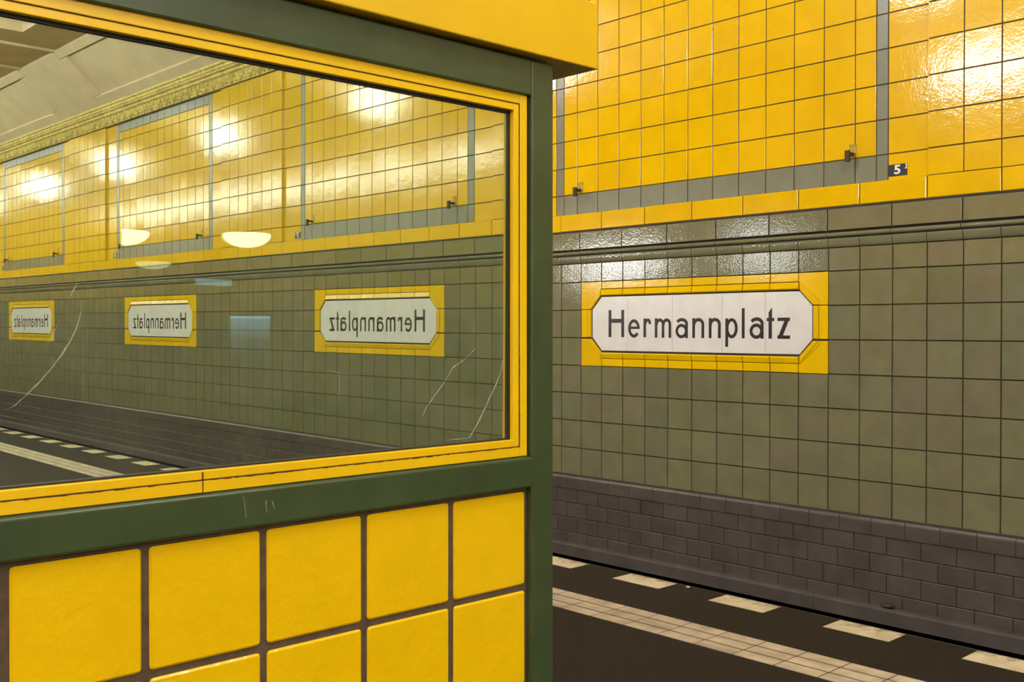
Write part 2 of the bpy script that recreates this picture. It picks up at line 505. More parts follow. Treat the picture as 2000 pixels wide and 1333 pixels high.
# bead under the grey band (rounded), then a curved cavetto strip
moulding('bead_tile', M['grey'], [(4.185, -0.01)] + arc(4.12, 0.004, 0.065, 0.016, 90, -90, 8) + [(4.055, -0.01)], 0.95, 2.0)
moulding('cavetto_tile', M['grey'], [(4.01, -0.01)] + arc(3.97, 0.006, 0.04, 0.008, 90, 0, 3) + [(3.90, 0.013), (3.82, 0.010), (3.76, 0.003), (3.752, -0.01)], 1.0, 1.0)
# dark backing of the shadow gaps
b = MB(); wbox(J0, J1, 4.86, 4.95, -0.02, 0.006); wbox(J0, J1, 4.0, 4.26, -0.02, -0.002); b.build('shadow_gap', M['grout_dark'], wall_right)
# rounded plinth cap and sloping ledge
moulding('plinth_cap', M['plinth'], [(-4.55, 0.0), (-4.55, 0.040)] + [(-4.20, 0.040)] + arc(-4.20, 0.015, 0.13, 0.025, 20, 80, 5) + [(-4.04, -0.005)], 0.45, 1.0, 0.015)
moulding('ledge_stone', M['ledge'], [(-7.00, -0.25), (-7.00, 0.085), (-6.62, 0.085), (-6.56, 0.07), (-6.52, 0.01), (-6.52, -0.25)], 1.7, 9.0, 0.01)

# cornice: ornament blocks (scroll relief) and stepped mouldings
b = MB()
b.slab(-0.49, 0.49, 14.40, 15.02, -0.02, 0.045, (0.02, 0.01), lambda u, v, n: (-n, -u * P, v * P))
def rib(mb, pts, w, n0, n1):
    for (ua, va), (ub, vb) in zip(pts[:-1], pts[1:]):
        d = Vector((ub - ua, vb - va)); d.normalize(); q = Vector((-d.y, d.x)) * w / 2
        base = [(ua + q.x, va + q.y), (ub + q.x, vb + q.y), (ub - q.x, vb - q.y), (ua - q.x, va - q.y)]
        mb.add([(-n0, -u * P, v * P) for u, v in base] + [(-n1, -ua * P, va * P), (-n1, -ub * P, vb * P)],
               [(0, 1, 5, 4), (2, 3, 4, 5), (1, 2, 5), (3, 0, 4)])
rib(b, [(-0.46, 14.46), (-0.25, 14.60), (-0.12, 14.78), (0.02, 14.95)], 0.13, 0.044, 0.085)
rib(b, [(0.46, 14.46), (0.25, 14.60), (0.12, 14.78), (-0.02, 14.95)], 0.13, 0.044, 0.085)
rib(b, [(-0.46, 14.95), (-0.3, 14.80), (-0.28, 14.66)], 0.12, 0.044, 0.08)
rib(b, [(0.46, 14.95), (0.3, 14.80), (0.28, 14.66)], 0.12, 0.044, 0.08)
for cu, cv, r in ((0, 14.56, 0.12), (-0.46, 14.72, 0.09), (0.46, 14.72, 0.09)):
    ring = [(cu + r * math.cos(t * math.pi / 4), cv + r * math.sin(t * math.pi / 4)) for t in range(8)]
    ring2 = [(cu + r * 0.6 * math.cos(t * math.pi / 4), cv + r * 0.6 * math.sin(t * math.pi / 4)) for t in range(8)]
    b.add([(-0.044, -u * P, v * P) for u, v in ring] + [(-0.078, -u * P, v * P) for u, v in ring2] + [(-0.092, -cu * P, cv * P)],
          [(i, (i + 1) % 8, 8 + (i + 1) % 8, 8 + i) for i in range(8)] + [(8 + i, 8 + (i + 1) % 8, 16) for i in range(8)])
corn_me = b.mesh('cornice_block', M['cornice'])
for i in range(-27, 174):
    link('cornice_block', corn_me, wall_right, (XW, Yj(i + 0.5), Zu(0)))
moulding('cornice_moulding', M['cornice'], [(15.03, -0.02)] + arc(15.12, 0.05, 0.09, 0.035, -90, 90, 6) + [(15.23, 0.06)] + arc(15.33, 0.065, 0.09, 0.045, -80, 80, 6) + [(15.45, 0.10), (15.62, 0.10), (15.62, 0.13), (15.76, 0.13), (15.76, -0.02)], 0.0, 3.0, 0.012)

# ------------------------------------------------------------------ other walls
def far_wall_mat():
    m = tile_mat('far_wall_tiles', [(0.18, 0.17, 0.11), (0.18, 0.17, 0.11)], 0.25, GLAZE, 0.5, 0.1, 4)
    nt = m.node_tree; bs = nt.nodes['Principled BSDF']
    src = bs.inputs['Base Color'].links[0].from_socket
    ge = nt.nodes.new('ShaderNodeNewGeometry'); sp = nt.nodes.new('ShaderNodeSeparateXYZ')
    nt.links.new(ge.outputs['Position'], sp.inputs[0])
    gt = nt.nodes.new('ShaderNodeMath'); gt.operation = 'GREATER_THAN'; gt.inputs[1].default_value = Zu(4.9)
    nt.links.new(sp.outputs['Z'], gt.inputs[0])
    mx = nt.nodes.new('ShaderNodeMix'); mx.data_type = 'RGBA'
    nt.links.new(gt.outputs[0], mx.inputs['Factor']); nt.links.new(src, mx.inputs[6]); mx.inputs[7].default_value = (0.83, 0.50, 0.003, 1)
    nt.links.new(mx.outputs[2], bs.inputs['Base Color'])
    return m
M['far'] = far_wall_mat()
ZC = Zu(18.95)                # flat ceiling
b = MB(); b.box(XL - 0.3, XL, Y_BACK, Y_FRONT, -1.45, ZC + 0.6)
structure(b.build('wall_left', M['far']), 'opposite track wall in yellow and olive grey tiles', 'wall')
b = MB(); b.box(XL - 0.3, XW + 0.3, Y_FRONT, Y_FRONT + 0.3, -1.45, ZC + 0.6)
structure(b.build('wall_front', M['far']), 'end wall of the station hall beyond the booth', 'wall')
b = MB(); b.box(XL - 0.3, XW + 0.3, Y_BACK - 0.3, Y_BACK, -1.45, ZC + 0.6)
structure(b.build('wall_back', M['far']), 'end wall of the station hall behind the platform', 'wall')

# ------------------------------------------------------------------ ceiling with cove and coffers
XCOVE = 24.76 * P
COF_D = 0.38
cx0, cx1 = 2.2 * P, 21.8 * P
b = MB()
b.box(XL - 0.3, XW + 0.3, Y_BACK - 0.3, Y_FRONT + 0.3, ZC + COF_D, ZC + COF_D + 0.2)
def both(x0, x1):
    return [(x0, x1), (2 * HALL_C - x1, 2 * HALL_C - x0)]
for x0, x1 in both(cx1, XW + 0.3) + [(2 * HALL_C - cx0, cx0)]:
    b.box(min(x0, x1), max(x0, x1), Y_BACK, Y_FRONT, ZC, ZC + COF_D)
ceiling = structure(b.build('ceiling', M['plaster']), 'beige coffered plaster ceiling with sloping cove', 'ceiling')
bm_b = MB(); L = (BAY - 10.0) * P
bm_b.box(-(cx1 - cx0) / 2, (cx1 - cx0) / 2, -L / 2, L / 2, 0, COF_D)
beam_me = bm_b.mesh('cross_beam', M['plaster'])
bm_r = MB(); bm_r.slab(-(XCOVE - HALL_C) / 2, (XCOVE - HALL_C) / 2, -0.05, 0.05, 0, 0.05, (0.01, 0.01), lambda u, v, n: (u, v, -n))
rib_me = bm_r.mesh('ceiling_rib', M['plaster'])
def cove_pt(side):
    xa, za, xb, zb = XW - 0.02, Zu(15.74), XCOVE, ZC
    L = math.hypot(xb - xa, zb - za)
    tx, tz = (xb - xa) / L, (zb - za) / L
    nx, nz = -tz * 1.0, tx            # outward, facing down into the hall
    if nz > 0: nx, nz = -nx, -nz
    def fn(j, s, n):
        x = xa + tx * s * L + nx * n; z = za + tz * s * L + nz * n
        if side < 0: x = 2 * HALL_C - x
        return (x, Yj(j), z)
    return fn
for side in (1, -1):
    fn = cove_pt(side)
    b = MB(); b.prism([(J0, -0.03), (J1, -0.03), (J1, 1.02), (J0, 1.02)], -0.12, 0.0, fn)
    b.build('cove', M['plaster'], ceiling)
    for k in range(KMIN, KMAX + 1):
        c = bay_c(k)
        b = MB(); b.slab(c + 8.04, min(J1, c + 14.45), -0.02, 1.0, -0.01, 0.05, (0.03, 0.012), fn); b.build('cove_band', M['plaster'], ceiling)
        f0, f1 = c - 8.0, c + 8.0
        for (a0, a1, s0, s1) in ((f0, f1, 0.0, 0.20), (f0, f1, 0.86, 1.0), (f0, f0 + 1.1, 0.20, 0.86), (f1 - 1.1, f1, 0.20, 0.86)):
            b = MB(); b.slab(a0, a1, s0, s1, -0.01, 0.045, (0.012, 0.02), fn); b.build('cove_frame', M['plaster'], ceiling)
for k in range(KMIN, KMAX + 1):
    c = bay_c(k)
    for x in ((cx0 + cx1) / 2, 2 * HALL_C - (cx0 + cx1) / 2):
        link('cross_beam', beam_me, ceiling, (x, Yj(c + BAY / 2), ZC))
    for jj in (c + 8.04, c + 14.45):
        for x in (HALL_C + (XCOVE - HALL_C) / 2, HALL_C - (XCOVE - HALL_C) / 2):
            link('ceiling_rib', rib_me, ceiling, (x, Yj(jj), ZC + 0.001))

# ================================================================== BOOTH
YM = 7.622 * P                # reflecting surface of the pane
YF = YM - 0.025               # face of the yellow window frame
def bfn_at(Y):
    """measured booth-face coordinates (tiles, seen on the face plane) -> a plane at Y"""
    s = Y / (7.62)
    return lambda d, z: (d * s, EYE + z * s)
booth = bpy.data.objects.new('platform_booth', None); COL.objects.link(booth)
booth.location = (0.45, 3.5, 0)
tag(booth, 'yellow tiled platform booth with green frame and large mirroring window', 'booth')
booth_inv = Vector(booth.location)
def bpart(mb, name, mat, parent=None, smooth=False):
    o = mb.build(name, mat, None, (0, 0, 0), smooth)
    pr = parent or booth
    o.parent = pr
    o.location = -booth_inv if parent is None else (0, 0, 0)
    return o

f = bfn_at(YF)
XP1 = f(7.695, 0)[0]; XP0 = f(7.385, 0)[0]
XBL = -1.75                    # booth's other end
YBACK = 4.95
Z_ROOF0, Z_ROOF1 = 2.300, 2.500
def Bx(name, mat, x0, x1, y0, y1, z0, z1, bev=0.003, parent=None):
    """box with chamfered edges"""
    me = bpy.data.meshes.new(name)
    bm = bmesh.new()
    bmesh.ops.create_cube(bm, size=1)
    for v in bm.verts:
        v.co = Vector(((x0 + x1) / 2 + v.co.x * (x1 - x0), (y0 + y1) / 2 + v.co.y * (y1 - y0), (z0 + z1) / 2 + v.co.z * (z1 - z0)))
    if bev:
        bmesh.ops.bevel(bm, geom=bm.edges[:], offset=bev, segments=4 if bev >= 0.005 else 2, affect='EDGES', profile=0.5)
    bm.to_mesh(me); bm.free()
    me.materials.append(mat)
    o = link(name, me, parent or booth)
    o.location = -booth_inv if parent is None else (0, 0, 0)
    return o

YG = YF - 0.012               # green members stand a little proud of the frame
g = bfn_at(YG)
# structure of the booth
z_hd0 = g(0, 2.372)[1]; z_rt = g(0, -1.300)[1]; z_rb = g(0, -1.612)[1]
Bx('corner_post', M['green'], XP0, XP1, YG, YG + 0.09, 0.0, Z_ROOF0, 0.004)
Bx('corner_post', M['green'], XBL, XBL + 0.09, YG, YG + 0.09, 0.0, Z_ROOF0, 0.004)
Bx('header_beam', M['green'], XBL + 0.09, XP0, YG, YG + 0.09, z_hd0, Z_ROOF0, 0.004)
Bx('sill_rail', M['green'], XBL + 0.09, XP0, YG - 0.004, YG + 0.09, z_rb, z_rt, 0.007)
YT = YF + 0.004               # face of the booth tiles
t_ = bfn_at(YT)
b = MB(); b.box(XBL + 0.09, XP0 + 0.0, YT + 0.006, YT + 0.08, 0.0, z_rb + 0.02)
bpart(b, 'tile_backing', M['bgrout'])
# tiles of the parapet
cache = {}
rows_b = [(-1.650, -2.588), (-2.652, -3.590), (-3.654, -4.592), (-4.656, -5.215)]
cols_b = [(6.398, 7.336)] + [(6.334 - i - 0.936, 6.334 - i) for i in range(0, 13)]
def rounded_tile(w, h, th, r, bev):
    mb = MB(); pts = []; ins = []
    for cx, cy, a0 in ((w / 2 - r, h / 2 - r, 0), (-w / 2 + r, h / 2 - r, 90), (-w / 2 + r, -h / 2 + r, 180), (w / 2 - r, -h / 2 + r, 270)):
        for s in range(3):
            a = math.radians(a0 + 45 * s)
            pts.append((cx + r * math.cos(a), cy + r * math.sin(a)))
            ins.append((cx + (r - bev) * math.cos(a), cy + (r - bev) * math.sin(a)))
    k = len(pts)
    mb.add([(x, th, z) for x, z in pts] + [(x, bev * 0.8, z) for x, z in pts] + [(x, 0, z) for x, z in ins],
           [tuple(range(k))] + [(i, (i + 1) % k, k + (i + 1) % k, k + i) for i in range(k)] +
           [(k + i, k + (i + 1) % k, 2 * k + (i + 1) % k, 2 * k + i) for i in range(k)] + [tuple(range(2 * k, 3 * k))])
    return mb.mesh('parapet_tile', M['btile'])
for c0, c1 in cols_b:
    for z1, z0 in rows_b:
        xa, za = t_(c0, z0); xb, zb = t_(c1, z1)
        if xa < XBL + 0.09: continue
        key = (round(xb - xa, 4), round(zb - za, 4))
        if key not in cache:
            cache[key] = rounded_tile(xb - xa, zb - za, 0.012, 0.008, 0.005)
        o = link('parapet_tile', cache[key], booth)
        o.location = Vector(((xa + xb) / 2, YT + random.uniform(-0.0006, 0.0006), (za + zb) / 2)) - booth_inv
        o.rotation_euler = (random.gauss(0, 0.002), random.gauss(0, 0.0025), random.gauss(0, 0.002))
# roof
Bx('roof', M['roofpaint'], XBL - 0.13, 8.157 * P, 7.375 * P, YBACK + 0.1, Z_ROOF0 + 0.007, Zu(3.408 + 1.337), 0.004)
# walls that close the booth
Bx('side_wall', M['green'], XP1 - 0.06, XP1, YG + 0.09, YBACK, 0.0, Z_ROOF0 + 0.007, 0)
Bx('side_wall', M['green'], XBL, XBL + 0.06, YG + 0.09, YBACK, 0.0, Z_ROOF0 + 0.007, 0)
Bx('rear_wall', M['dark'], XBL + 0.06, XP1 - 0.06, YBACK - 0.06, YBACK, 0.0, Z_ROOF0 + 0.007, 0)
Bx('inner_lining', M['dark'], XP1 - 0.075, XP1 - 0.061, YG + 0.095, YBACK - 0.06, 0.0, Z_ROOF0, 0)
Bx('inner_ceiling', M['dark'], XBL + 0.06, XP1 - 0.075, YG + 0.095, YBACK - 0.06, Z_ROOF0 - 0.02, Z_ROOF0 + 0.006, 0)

# window: outer frame, glazing bead, gasket, pane
xo1 = f(7.360, 0)[0]; zo0, zo1 = f(0, -1.283)[1], f(0, 2.364)[1]
xg1 = f(7.255, 0)[0]; zg0, zg1 = f(0, -1.185)[1], f(0, 2.262)[1]
xi1 = f(7.182, 0)[0]; zi0, zi1 = f(0, -1.112)[1], f(0, 2.191)[1]
xo0 = XBL + 0.12; xg0 = xo0 + 0.03; xi0 = xg0 + 0.021
win = bpy.data.objects.new('window', None); COL.objects.link(win); win.parent = booth; win.location = -booth_inv
Bx('dark_rebate', M['gasket'], xo1 - 0.004, XP0 + 0.004, YF + 0.006, YF + 0.05, z_rt - 0.01, z_hd0 + 0.01, 0, win)  # black colour draws the shadow line around the frame
Bx('dark_rebate', M['gasket'], xo0, XP0, YF + 0.006, YF + 0.05, zo1 - 0.004, z_hd0 + 0.01, 0, win)
Bx('dark_rebate', M['green'], xo0, XP0, YF + 0.004, YF + 0.05, z_rt - 0.01, zo0 + 0.004, 0, win)
XS = f(3.831, 0)[0]           # butt joint in the lower members
GAP = 0.0009
def bar(name, x0, x1, z0, z1, y0, y1): return Bx(name, M['ypaint'], x0, x1, y0, y1, z0, z1, 0.0016, win)
bar('outer_frame', xg1 + GAP, xo1, zo0, zo1, YF, YF + 0.05)
bar('outer_frame', xo0, xg0 - GAP, zo0, zo1, YF, YF + 0.05)
bar('outer_frame', xg0, xg1, zg1 + GAP, zo1, YF, YF + 0.05)
bar('outer_frame', xg0, XS - 0.0008, zo0, zg0 - GAP, YF, YF + 0.05)
bar('outer_frame', XS + 0.0008, xg1, zo0, zg0 - GAP, YF, YF + 0.05)
bar('glazing_bead', xi1, xg1 - GAP, zg0 + GAP, zg1 - GAP, YF + 0.0015, YM + 0.006)
bar('glazing_bead', xg0 + GAP, xi0, zg0 + GAP, zg1 - GAP, YF + 0.0015, YM + 0.006)
bar('glazing_bead', xi0, xi1, zi1, zg1 - GAP, YF + 0.0015, YM + 0.006)
bar('glazing_bead', xi0, XS - 0.0008, zg0 + GAP, zi0, YF + 0.0015, YM + 0.006)
bar('glazing_bead', XS + 0.0008, xi1, zg0 + GAP, zi0, YF + 0.0015, YM + 0.006)
# rusty sealant squeezed out of the frame joint: ragged thin strips
def ragged(x0, x1, z, w, seed):
    rr = random.Random(seed); mb = MB(); x = x0
    while x < x1:
        L = rr.uniform(0.004, 0.022); x2 = min(x1, x + L)
        a = rr.uniform(0.2, 1.0) * w if rr.random() > 0.25 else 0.0006
        mb.box(x, x2, YF - 0.0006, YF + 0.01, z - a * rr.uniform(0.5, 1), z + a * rr.uniform(0.1, 0.5))
        x = x2
    return mb
for x0, x1, s in ((xg0, XS, 1), (XS, xg1, 2)):
    o = ragged(x0, x1, zg0, 0.0030, s).build('sealant', M['rust'], win)
b = MB(); rr = random.Random(5); z = zg0
while z < zg1:
    L = rr.uniform(0.01, 0.04); a = rr.uniform(0.0006, 0.0016) * (1.6 if z < zg0 + 0.25 else 0.6)
    b.box(xg1 - a * 0.6, xg1 + a * 0.6, YF - 0.0005, YF + 0.01, z, min(zg1, z + L)); z += L
b.build('sealant', M['rust'], win)
b = MB(); b.box(xg0, xg1, YF - 0.0004, YF + 0.01, zg1 - 0.0009, zg1 + 0.0009); b.build('sealant', M['rust'], win)
b = MB(); b.box(XS - 0.0009, XS + 0.0009, YF - 0.0002, YF + 0.01, zo0 + 0.002, zi0 - 0.003); b.build('sealant', M['rust'], win)
# gasket between bead and glass
for x0, x1, z0, z1 in ((xi1 - 0.006, xi1 + 0.002, zi0, zi1), (xi0 - 0.002, xi0 + 0.008, zi0, zi1), (xi0, xi1, zi1 - 0.008, zi1 + 0.002), (xi0, xi1, zi0 - 0.002, zi0 + 0.0045)):
    Bx('gasket', M['gasket'], x0, x1, YM - 0.007, YM + 0.002, z0, z1, 0, win)

# pane, leaning by a sixth of a degree
TILT = math.radians(0.171)
b = MB(); b.box(xi0 - 0.003 - 1.45 * 0, xi1 + 0.003, 0.0, 0.006, zi0 - EYE - 0.002, zi1 - EYE + 0.002)
pane = b.build('glass_pane', M['glass'], win)
pane.location = (0, YM, EYE)
pane.rotation_euler = (TILT, 0, 0)
tag(pane, 'scratched coated pane that mirrors the platform')
# scratches etched in the pane
def px_on_pane(x, y):
    a = math.atan((x - 1000) / 2042.0)
    # pixel ray in world, on the plane Y = YM
    F = Vector((math.sin(YAW) * math.cos(PITCH), math.cos(YAW) * math.cos(PITCH), math.sin(PITCH)))
    R = Vector((math.cos(YAW), -math.sin(YAW), 0))
    U = R.cross(F)
    v = F + R * (x - 1000) / 2042.0 + U * (666.5 - y) / 2042.0
    v *= YM / v.y
    return (v.x, v.z)
def scratch(pts, w, seed):
    rr = random.Random(seed); mb = MB()
    P2 = []
    for (a, c) in zip(pts[:-1], pts[1:]):
        for s in range(4):
            P2.append((a[0] + (c[0] - a[0]) * s / 4, a[1] + (c[1] - a[1]) * s / 4))
    P2.append(pts[-1])
    P2 = [px_on_pane(*q) for q in P2]
    n = len(P2)
    for i in range(n - 1):
        (x0, z0), (x1, z1) = P2[i], P2[i + 1]
        d = Vector((x1 - x0, z1 - z0)); d.normalize()
        wa = w * rr.uniform(0.5, 1.1) * min(1, 0.35 + 2 * min(i, n - 2 - i) / n)
        q = Vector((-d.y, d.x)) * wa / 2
        def sy(zz, k): return YM - zz * math.tan(TILT) - k
        ring = [(x0 + q.x, z0 + q.y), (x1 + q.x, z1 + q.y), (x1 - q.x, z1 - q.y), (x0 - q.x, z0 - q.y)]
        mb.add([(a_, sy(c_, 0.0009), c_ + EYE) for a_, c_ in ring] + [(a_, sy(c_, 0.0004), c_ + EYE) for a_, c_ in ring],
               [(0, 1, 2, 3), (7, 6, 5, 4), (0, 4, 5, 1), (1, 5, 6, 2), (2, 6, 7, 3), (3, 7, 4, 0)])
    return mb.build('scratch', M['scratch'], win)
def v3(*L): return [(x / 2.898, 440 + y / 2.898) for x, y in L]
def v4(*L): return [(540 + x / 2.898, 440 + y / 2.898) for x, y in L]
scratch(v3((452, 303), (425, 350), (392, 410)), 0.0035, 1)
scratch(v3((462, 430), (457, 500), (437, 570), (402, 650), (352, 730), (292, 810), (222, 890), (152, 960), (92, 1015), (48, 1042)), 0.0032, 2)
scratch(v3((330, 555), (300, 620), (262, 705)), 0.0016, 3)
scratch(v4((1288, 740), (1268, 835), (1240, 910), (1210, 970), (1170, 1060), (1130, 1140), (1092, 1206)), 0.0050, 4)
scratch(v4((1092, 1206), (1030, 1212), (965, 1218)), 0.0022, 5)
scratch(v4((1135, 690), (1060, 765), (1000, 805), (950, 890), (900, 960), (850, 1030), (825, 1085)), 0.0030, 6)
scratch(v4((1148, 520), (1120, 570), (1095, 630)), 0.0022, 7)
scratch(v4((353, 830), (358, 910), (355, 990)), 0.0010, 8)
scratch(v4((250, 832), (300, 824), (380, 842), (470, 852)), 0.0012, 9)
scratch(v4((452, 790), (450, 890)), 0.0009, 10)

# ------------------------------------------------------------------ things inside the booth, seen dimly through the pane
def ray_point(x, y, Y):
    F = Vector((math.sin(YAW) * math.cos(PITCH), math.cos(YAW) * math.cos(PITCH), math.sin(PITCH)))
    R = Vector((math.cos(YAW), -math.sin(YAW), 0)); U = R.cross(F)
    v = F + R * (x - 1000) / 2042.0 + U * (666.5 - y) / 2042.0
    v *= Y / v.y
    return Vector((v.x, v.y, v.z + EYE)), v.dot(F)

def pendant(px, ytop, wpx, hpx, Y, mat, label):
    q, dep = ray_point(px, ytop, Y)
    r = wpx / 2042.0 * dep / 2; h = hpx / 2042.0 * dep
    root = bpy.data.objects.new('pendant_lamp', None); COL.objects.link(root)
    root.location = (q.x, q.y, q.z)
    tag(root, label, 'lamp', 'bowl lamps inside the booth')
    b = MB(); b.lathe([(0.0, -h)] + [(r * math.sin(t * math.pi / 16), -h * math.cos(t * math.pi / 16)) for t in range(1, 9)] + [(r * 0.96, 0.004), (0, 0.006)], 28)
    b.build('bowl', M[mat], root, smooth=True)
    b = MB(); b.lathe([(0, 0.004), (0.004, 0.004), (0.004, Z_ROOF0 - 0.022 - q.z), (0, Z_ROOF0 - 0.022 - q.z)], 8)
    b.build('rod', M['dark'], root)
    b = MB(); b.lathe([(0, Z_ROOF0 - 0.045 - q.z), (0.03, Z_ROOF0 - 0.04 - q.z), (0.035, Z_ROOF0 - 0.021 - q.z), (0, Z_ROOF0 - 0.021 - q.z)], 16)
    b.build('ceiling_rose', M['dark'], root)
pendant(483, 459, 92, 25, 3.60, 'opal', 'bright white bowl lamp glowing inside the booth')
pendant(238, 454, 104, 26, 3.75, 'opal', 'white bowl lamp half hidden by a post inside the booth')
pendant(300, 514, 66, 12, 4.45, 'opal_dim', 'faint shallow bowl lamp deep inside the booth')

q, dep = ray_point(490, 660, 3.5)
root = bpy.data.objects.new('monitor', None); COL.objects.link(root)
s = dep / 2042.0
hw, hh = 38 * s, 42 * s
DESK = 0.74
root.location = (q.x, q.y, DESK)
root.rotation_euler = (0, 0, -YAW * 0.5)
tag(root, 'monitor glowing blue inside the booth', 'monitor')
zc = q.z - DESK
Bx('casing', M['dark'], -hw - 0.006, hw + 0.006, 0.003, 0.03, zc - hh - 0.006, zc + hh + 0.006, 0.003, root)
def screen_mat():
    m, nt, bs = new_mat('blue_screen')
    tc = nt.nodes.new('ShaderNodeTexCoord'); sp = nt.nodes.new('ShaderNodeSeparateXYZ')
    nt.links.new(tc.outputs['Generated'], sp.inputs[0])
    cr = nt.nodes.new('ShaderNodeValToRGB')
    e = cr.color_ramp.elements
    e[0].position = 0.0; e[0].color = (0.004, 0.006, 0.008, 1)
    e[1].position = 1.0; e[1].color = (0.42, 0.62, 1.0, 1)
    x = e.new(0.45); x.color = (0.03, 0.05, 0.08, 1)
    x = e.new(0.93); x.color = (0.16, 0.26, 0.44, 1)
    nt.links.new(sp.outputs['Z'], cr.inputs['Fac'])
    nt.links.new(cr.outputs['Color'], bs.inputs['Emission Color'])
    bs.inputs['Emission Strength'].default_value = 4.0
    bs.inputs['Base Color'].default_value = (0.01, 0.01, 0.01, 1)
    return m
M['screen'] = screen_mat()
b = MB(); b.box(-hw, hw, 0.0, 0.004, zc - hh, zc + hh); b.build('screen', M['screen'], root)
Bx('stand', M['dark'], -0.02, 0.02, 0.01, 0.04, 0.012, zc - hh, 0.002, root)
Bx('base', M['dark'], -0.08, 0.08, -0.04, 0.09, 0.0, 0.012, 0.003, root)
root2 = bpy.data.objects.new('desk', None); COL.objects.link(root2); root2.location = (1.3, 3.52, 0)
tag(root2, 'dark desk carrying the monitor inside the booth', 'desk')
Bx('desk_top', M['dark'], -0.85, 0.80, -0.28, 0.30, DESK - 0.03, DESK, 0.003, root2)
for lx in (-0.8, 0.73):
    for ly in (-0.25, 0.24):
        Bx('leg', M['dark'], lx, lx + 0.04, ly, ly + 0.04, 0.0, DESK - 0.03, 0.002, root2)
q, dep = ray_point(418, 552, 3.90); s = dep / 2042.0
tl = bpy.data.objects.new('tube_lamp', None); COL.objects.link(tl); tl.parent = booth
tl.location = Vector((q.x, q.y, q.z)) - booth_inv
tag(tl, 'short bluish tube lamp on a bracket')
Bx('housing', M['dark'], -38 * s, 38 * s, 0.012, 0.05, -8 * s, 8 * s, 0.002, tl)
Bx('tube', M['tube_dim'], -36 * s, 36 * s, -0.012, 0.012, -6 * s, 6 * s, 0.004, tl)
Bx('bracket', M['dark'], 36 * s, XP1 - 0.076 - q.x, 0.02, 0.04, -0.01, 0.01, 0, tl)
# dark post inside that hides half of one lamp
q, dep = ray_point(200, 600, 3.15); s = dep / 2042.0
Bx('inner_post', M['dark'], q.x - 34 * s, q.x + 34 * s, 3.13, 3.18, 0.0, Z_ROOF0 - 0.02, 0)

# pale scuffs on the sill rail
for (xa, ya), (xb, yb) in (((476, 972), (481, 1012)), ((519, 978), (521, 1002)), ((532, 980), (537, 998))):
    A_, da = ray_point(xa, ya, YG - 0.0042); B_, db = ray_point(xb, yb, YG - 0.0042)
    d_ = Vector((B_.x - A_.x, B_.z - A_.z)).normalized(); n_ = Vector((-d_.y, d_.x)) * 0.0016
    mb = MB(); mb.prism([(A_.x + n_.x, A_.z + n_.y), (B_.x + n_.x * .5, B_.z + n_.y * .5), (B_.x - n_.x * .5, B_.z - n_.y * .5), (A_.x - n_.x, A_.z - n_.y)], YG - 0.0038, YG - 0.0045, lambda u, v, n: (u, n, v))
    bpart(mb, 'scuff', M['scratch'])

# ================================================================== STATION SIGNS
SW = 0.11
def sgn(u, v, n): return (-n, -(u - 6.0) * P, v * P)      # local: origin on the wall at the sign's foot
def stroke(mb, pts, w, n0=0.0, n1=0.0015, closed=False):
    pts = [Vector(p) for p in pts]
    k = len(pts)
    offs = []
    for i in range(k):
        if closed:
            d0 = (pts[i] - pts[i - 1]).normalized(); d1 = (pts[(i + 1) % k] - pts[i]).normalized()
        else:
            d0 = (pts[i] - pts[i - 1]).normalized() if i else None
            d1 = (pts[i + 1] - pts[i]).normalized() if i < k - 1 else None
            d0 = d0 or d1; d1 = d1 or d0
        d = (d0 + d1).normalized()
        q = Vector((-d.y, d.x)); cosv = max(0.4, q.dot(Vector((-d0.y, d0.x))))
        offs.append(q * (w / 2) / cosv)
    seg = k if closed else k - 1
    for i in range(seg):
        m = (i + 1) % k
        quad = [pts[i] + offs[i], pts[m] + offs[m], pts[m] - offs[m], pts[i] - offs[i]]
        mb.prism([(q.x, q.y) for q in quad], n0, n1, sgn)
def earc(cx, cy, rx, ry, a0, a1, n=14):
    return [(cx + rx * math.cos(math.radians(a0 + (a1 - a0) * i / n)), cy + ry * math.sin(math.radians(a0 + (a1 - a0) * i / n))) for i in range(n + 1)]
BL, XH, CAP = 1.045, 1.700, 2.016
def L_H(m):
    stroke(m, [(2.389, BL + .01), (2.389, CAP)], .131); stroke(m, [(2.985, BL + .01), (2.985, CAP)], .131); stroke(m, [(2.40, 1.633), (2.97, 1.633)], .142)
def L_e(m):
    stroke(m, earc(3.50, 1.362, .205, .268, 2, 322, 24), SW)
    stroke(m, [(3.29, 1.387), (3.758, 1.387)], .085)
def L_r(m):
    stroke(m, [(3.984, BL + .012), (3.984, XH + .005)], .113)
    stroke(m, [(3.99, 1.49), (4.02, 1.58), (4.08, 1.645), (4.15, 1.650), (4.20, 1.600), (4.218, 1.51)], .105)
def arch(m, xa, xb):
    stroke(m, [(xa, 1.46)] + earc((xa + xb) / 2 + .01, 1.50, (xb - xa) / 2 - .01, .150, 165, 0, 12) + [(xb, BL)], .108)
def L_m(m):
    stroke(m, [(4.484, BL), (4.484, XH + .01)], .108); arch(m, 4.484, 4.784); arch(m, 4.784, 5.078)
def L_a(m, o=0.0):
    stroke(m, earc(5.565 + o, 1.274, .195, .190, 0, 360, 24)[:-1], .105, closed=True)
    stroke(m, [(5.393 + o, 1.575)] + earc(5.578 + o, 1.52, .198, .135, 148, 0, 12) + [(5.776 + o, BL - .008)], .110)
def L_n(m, xa, xb):
    stroke(m, [(xa, BL), (xa, XH)], .108); arch(m, xa, xb)
def L_p(m):
    stroke(m, [(7.380, .767), (7.380, 1.683)], .106)
    stroke(m, earc(7.570, 1.366, .178, .272, 0, 360, 24)[:-1], .106, closed=True)
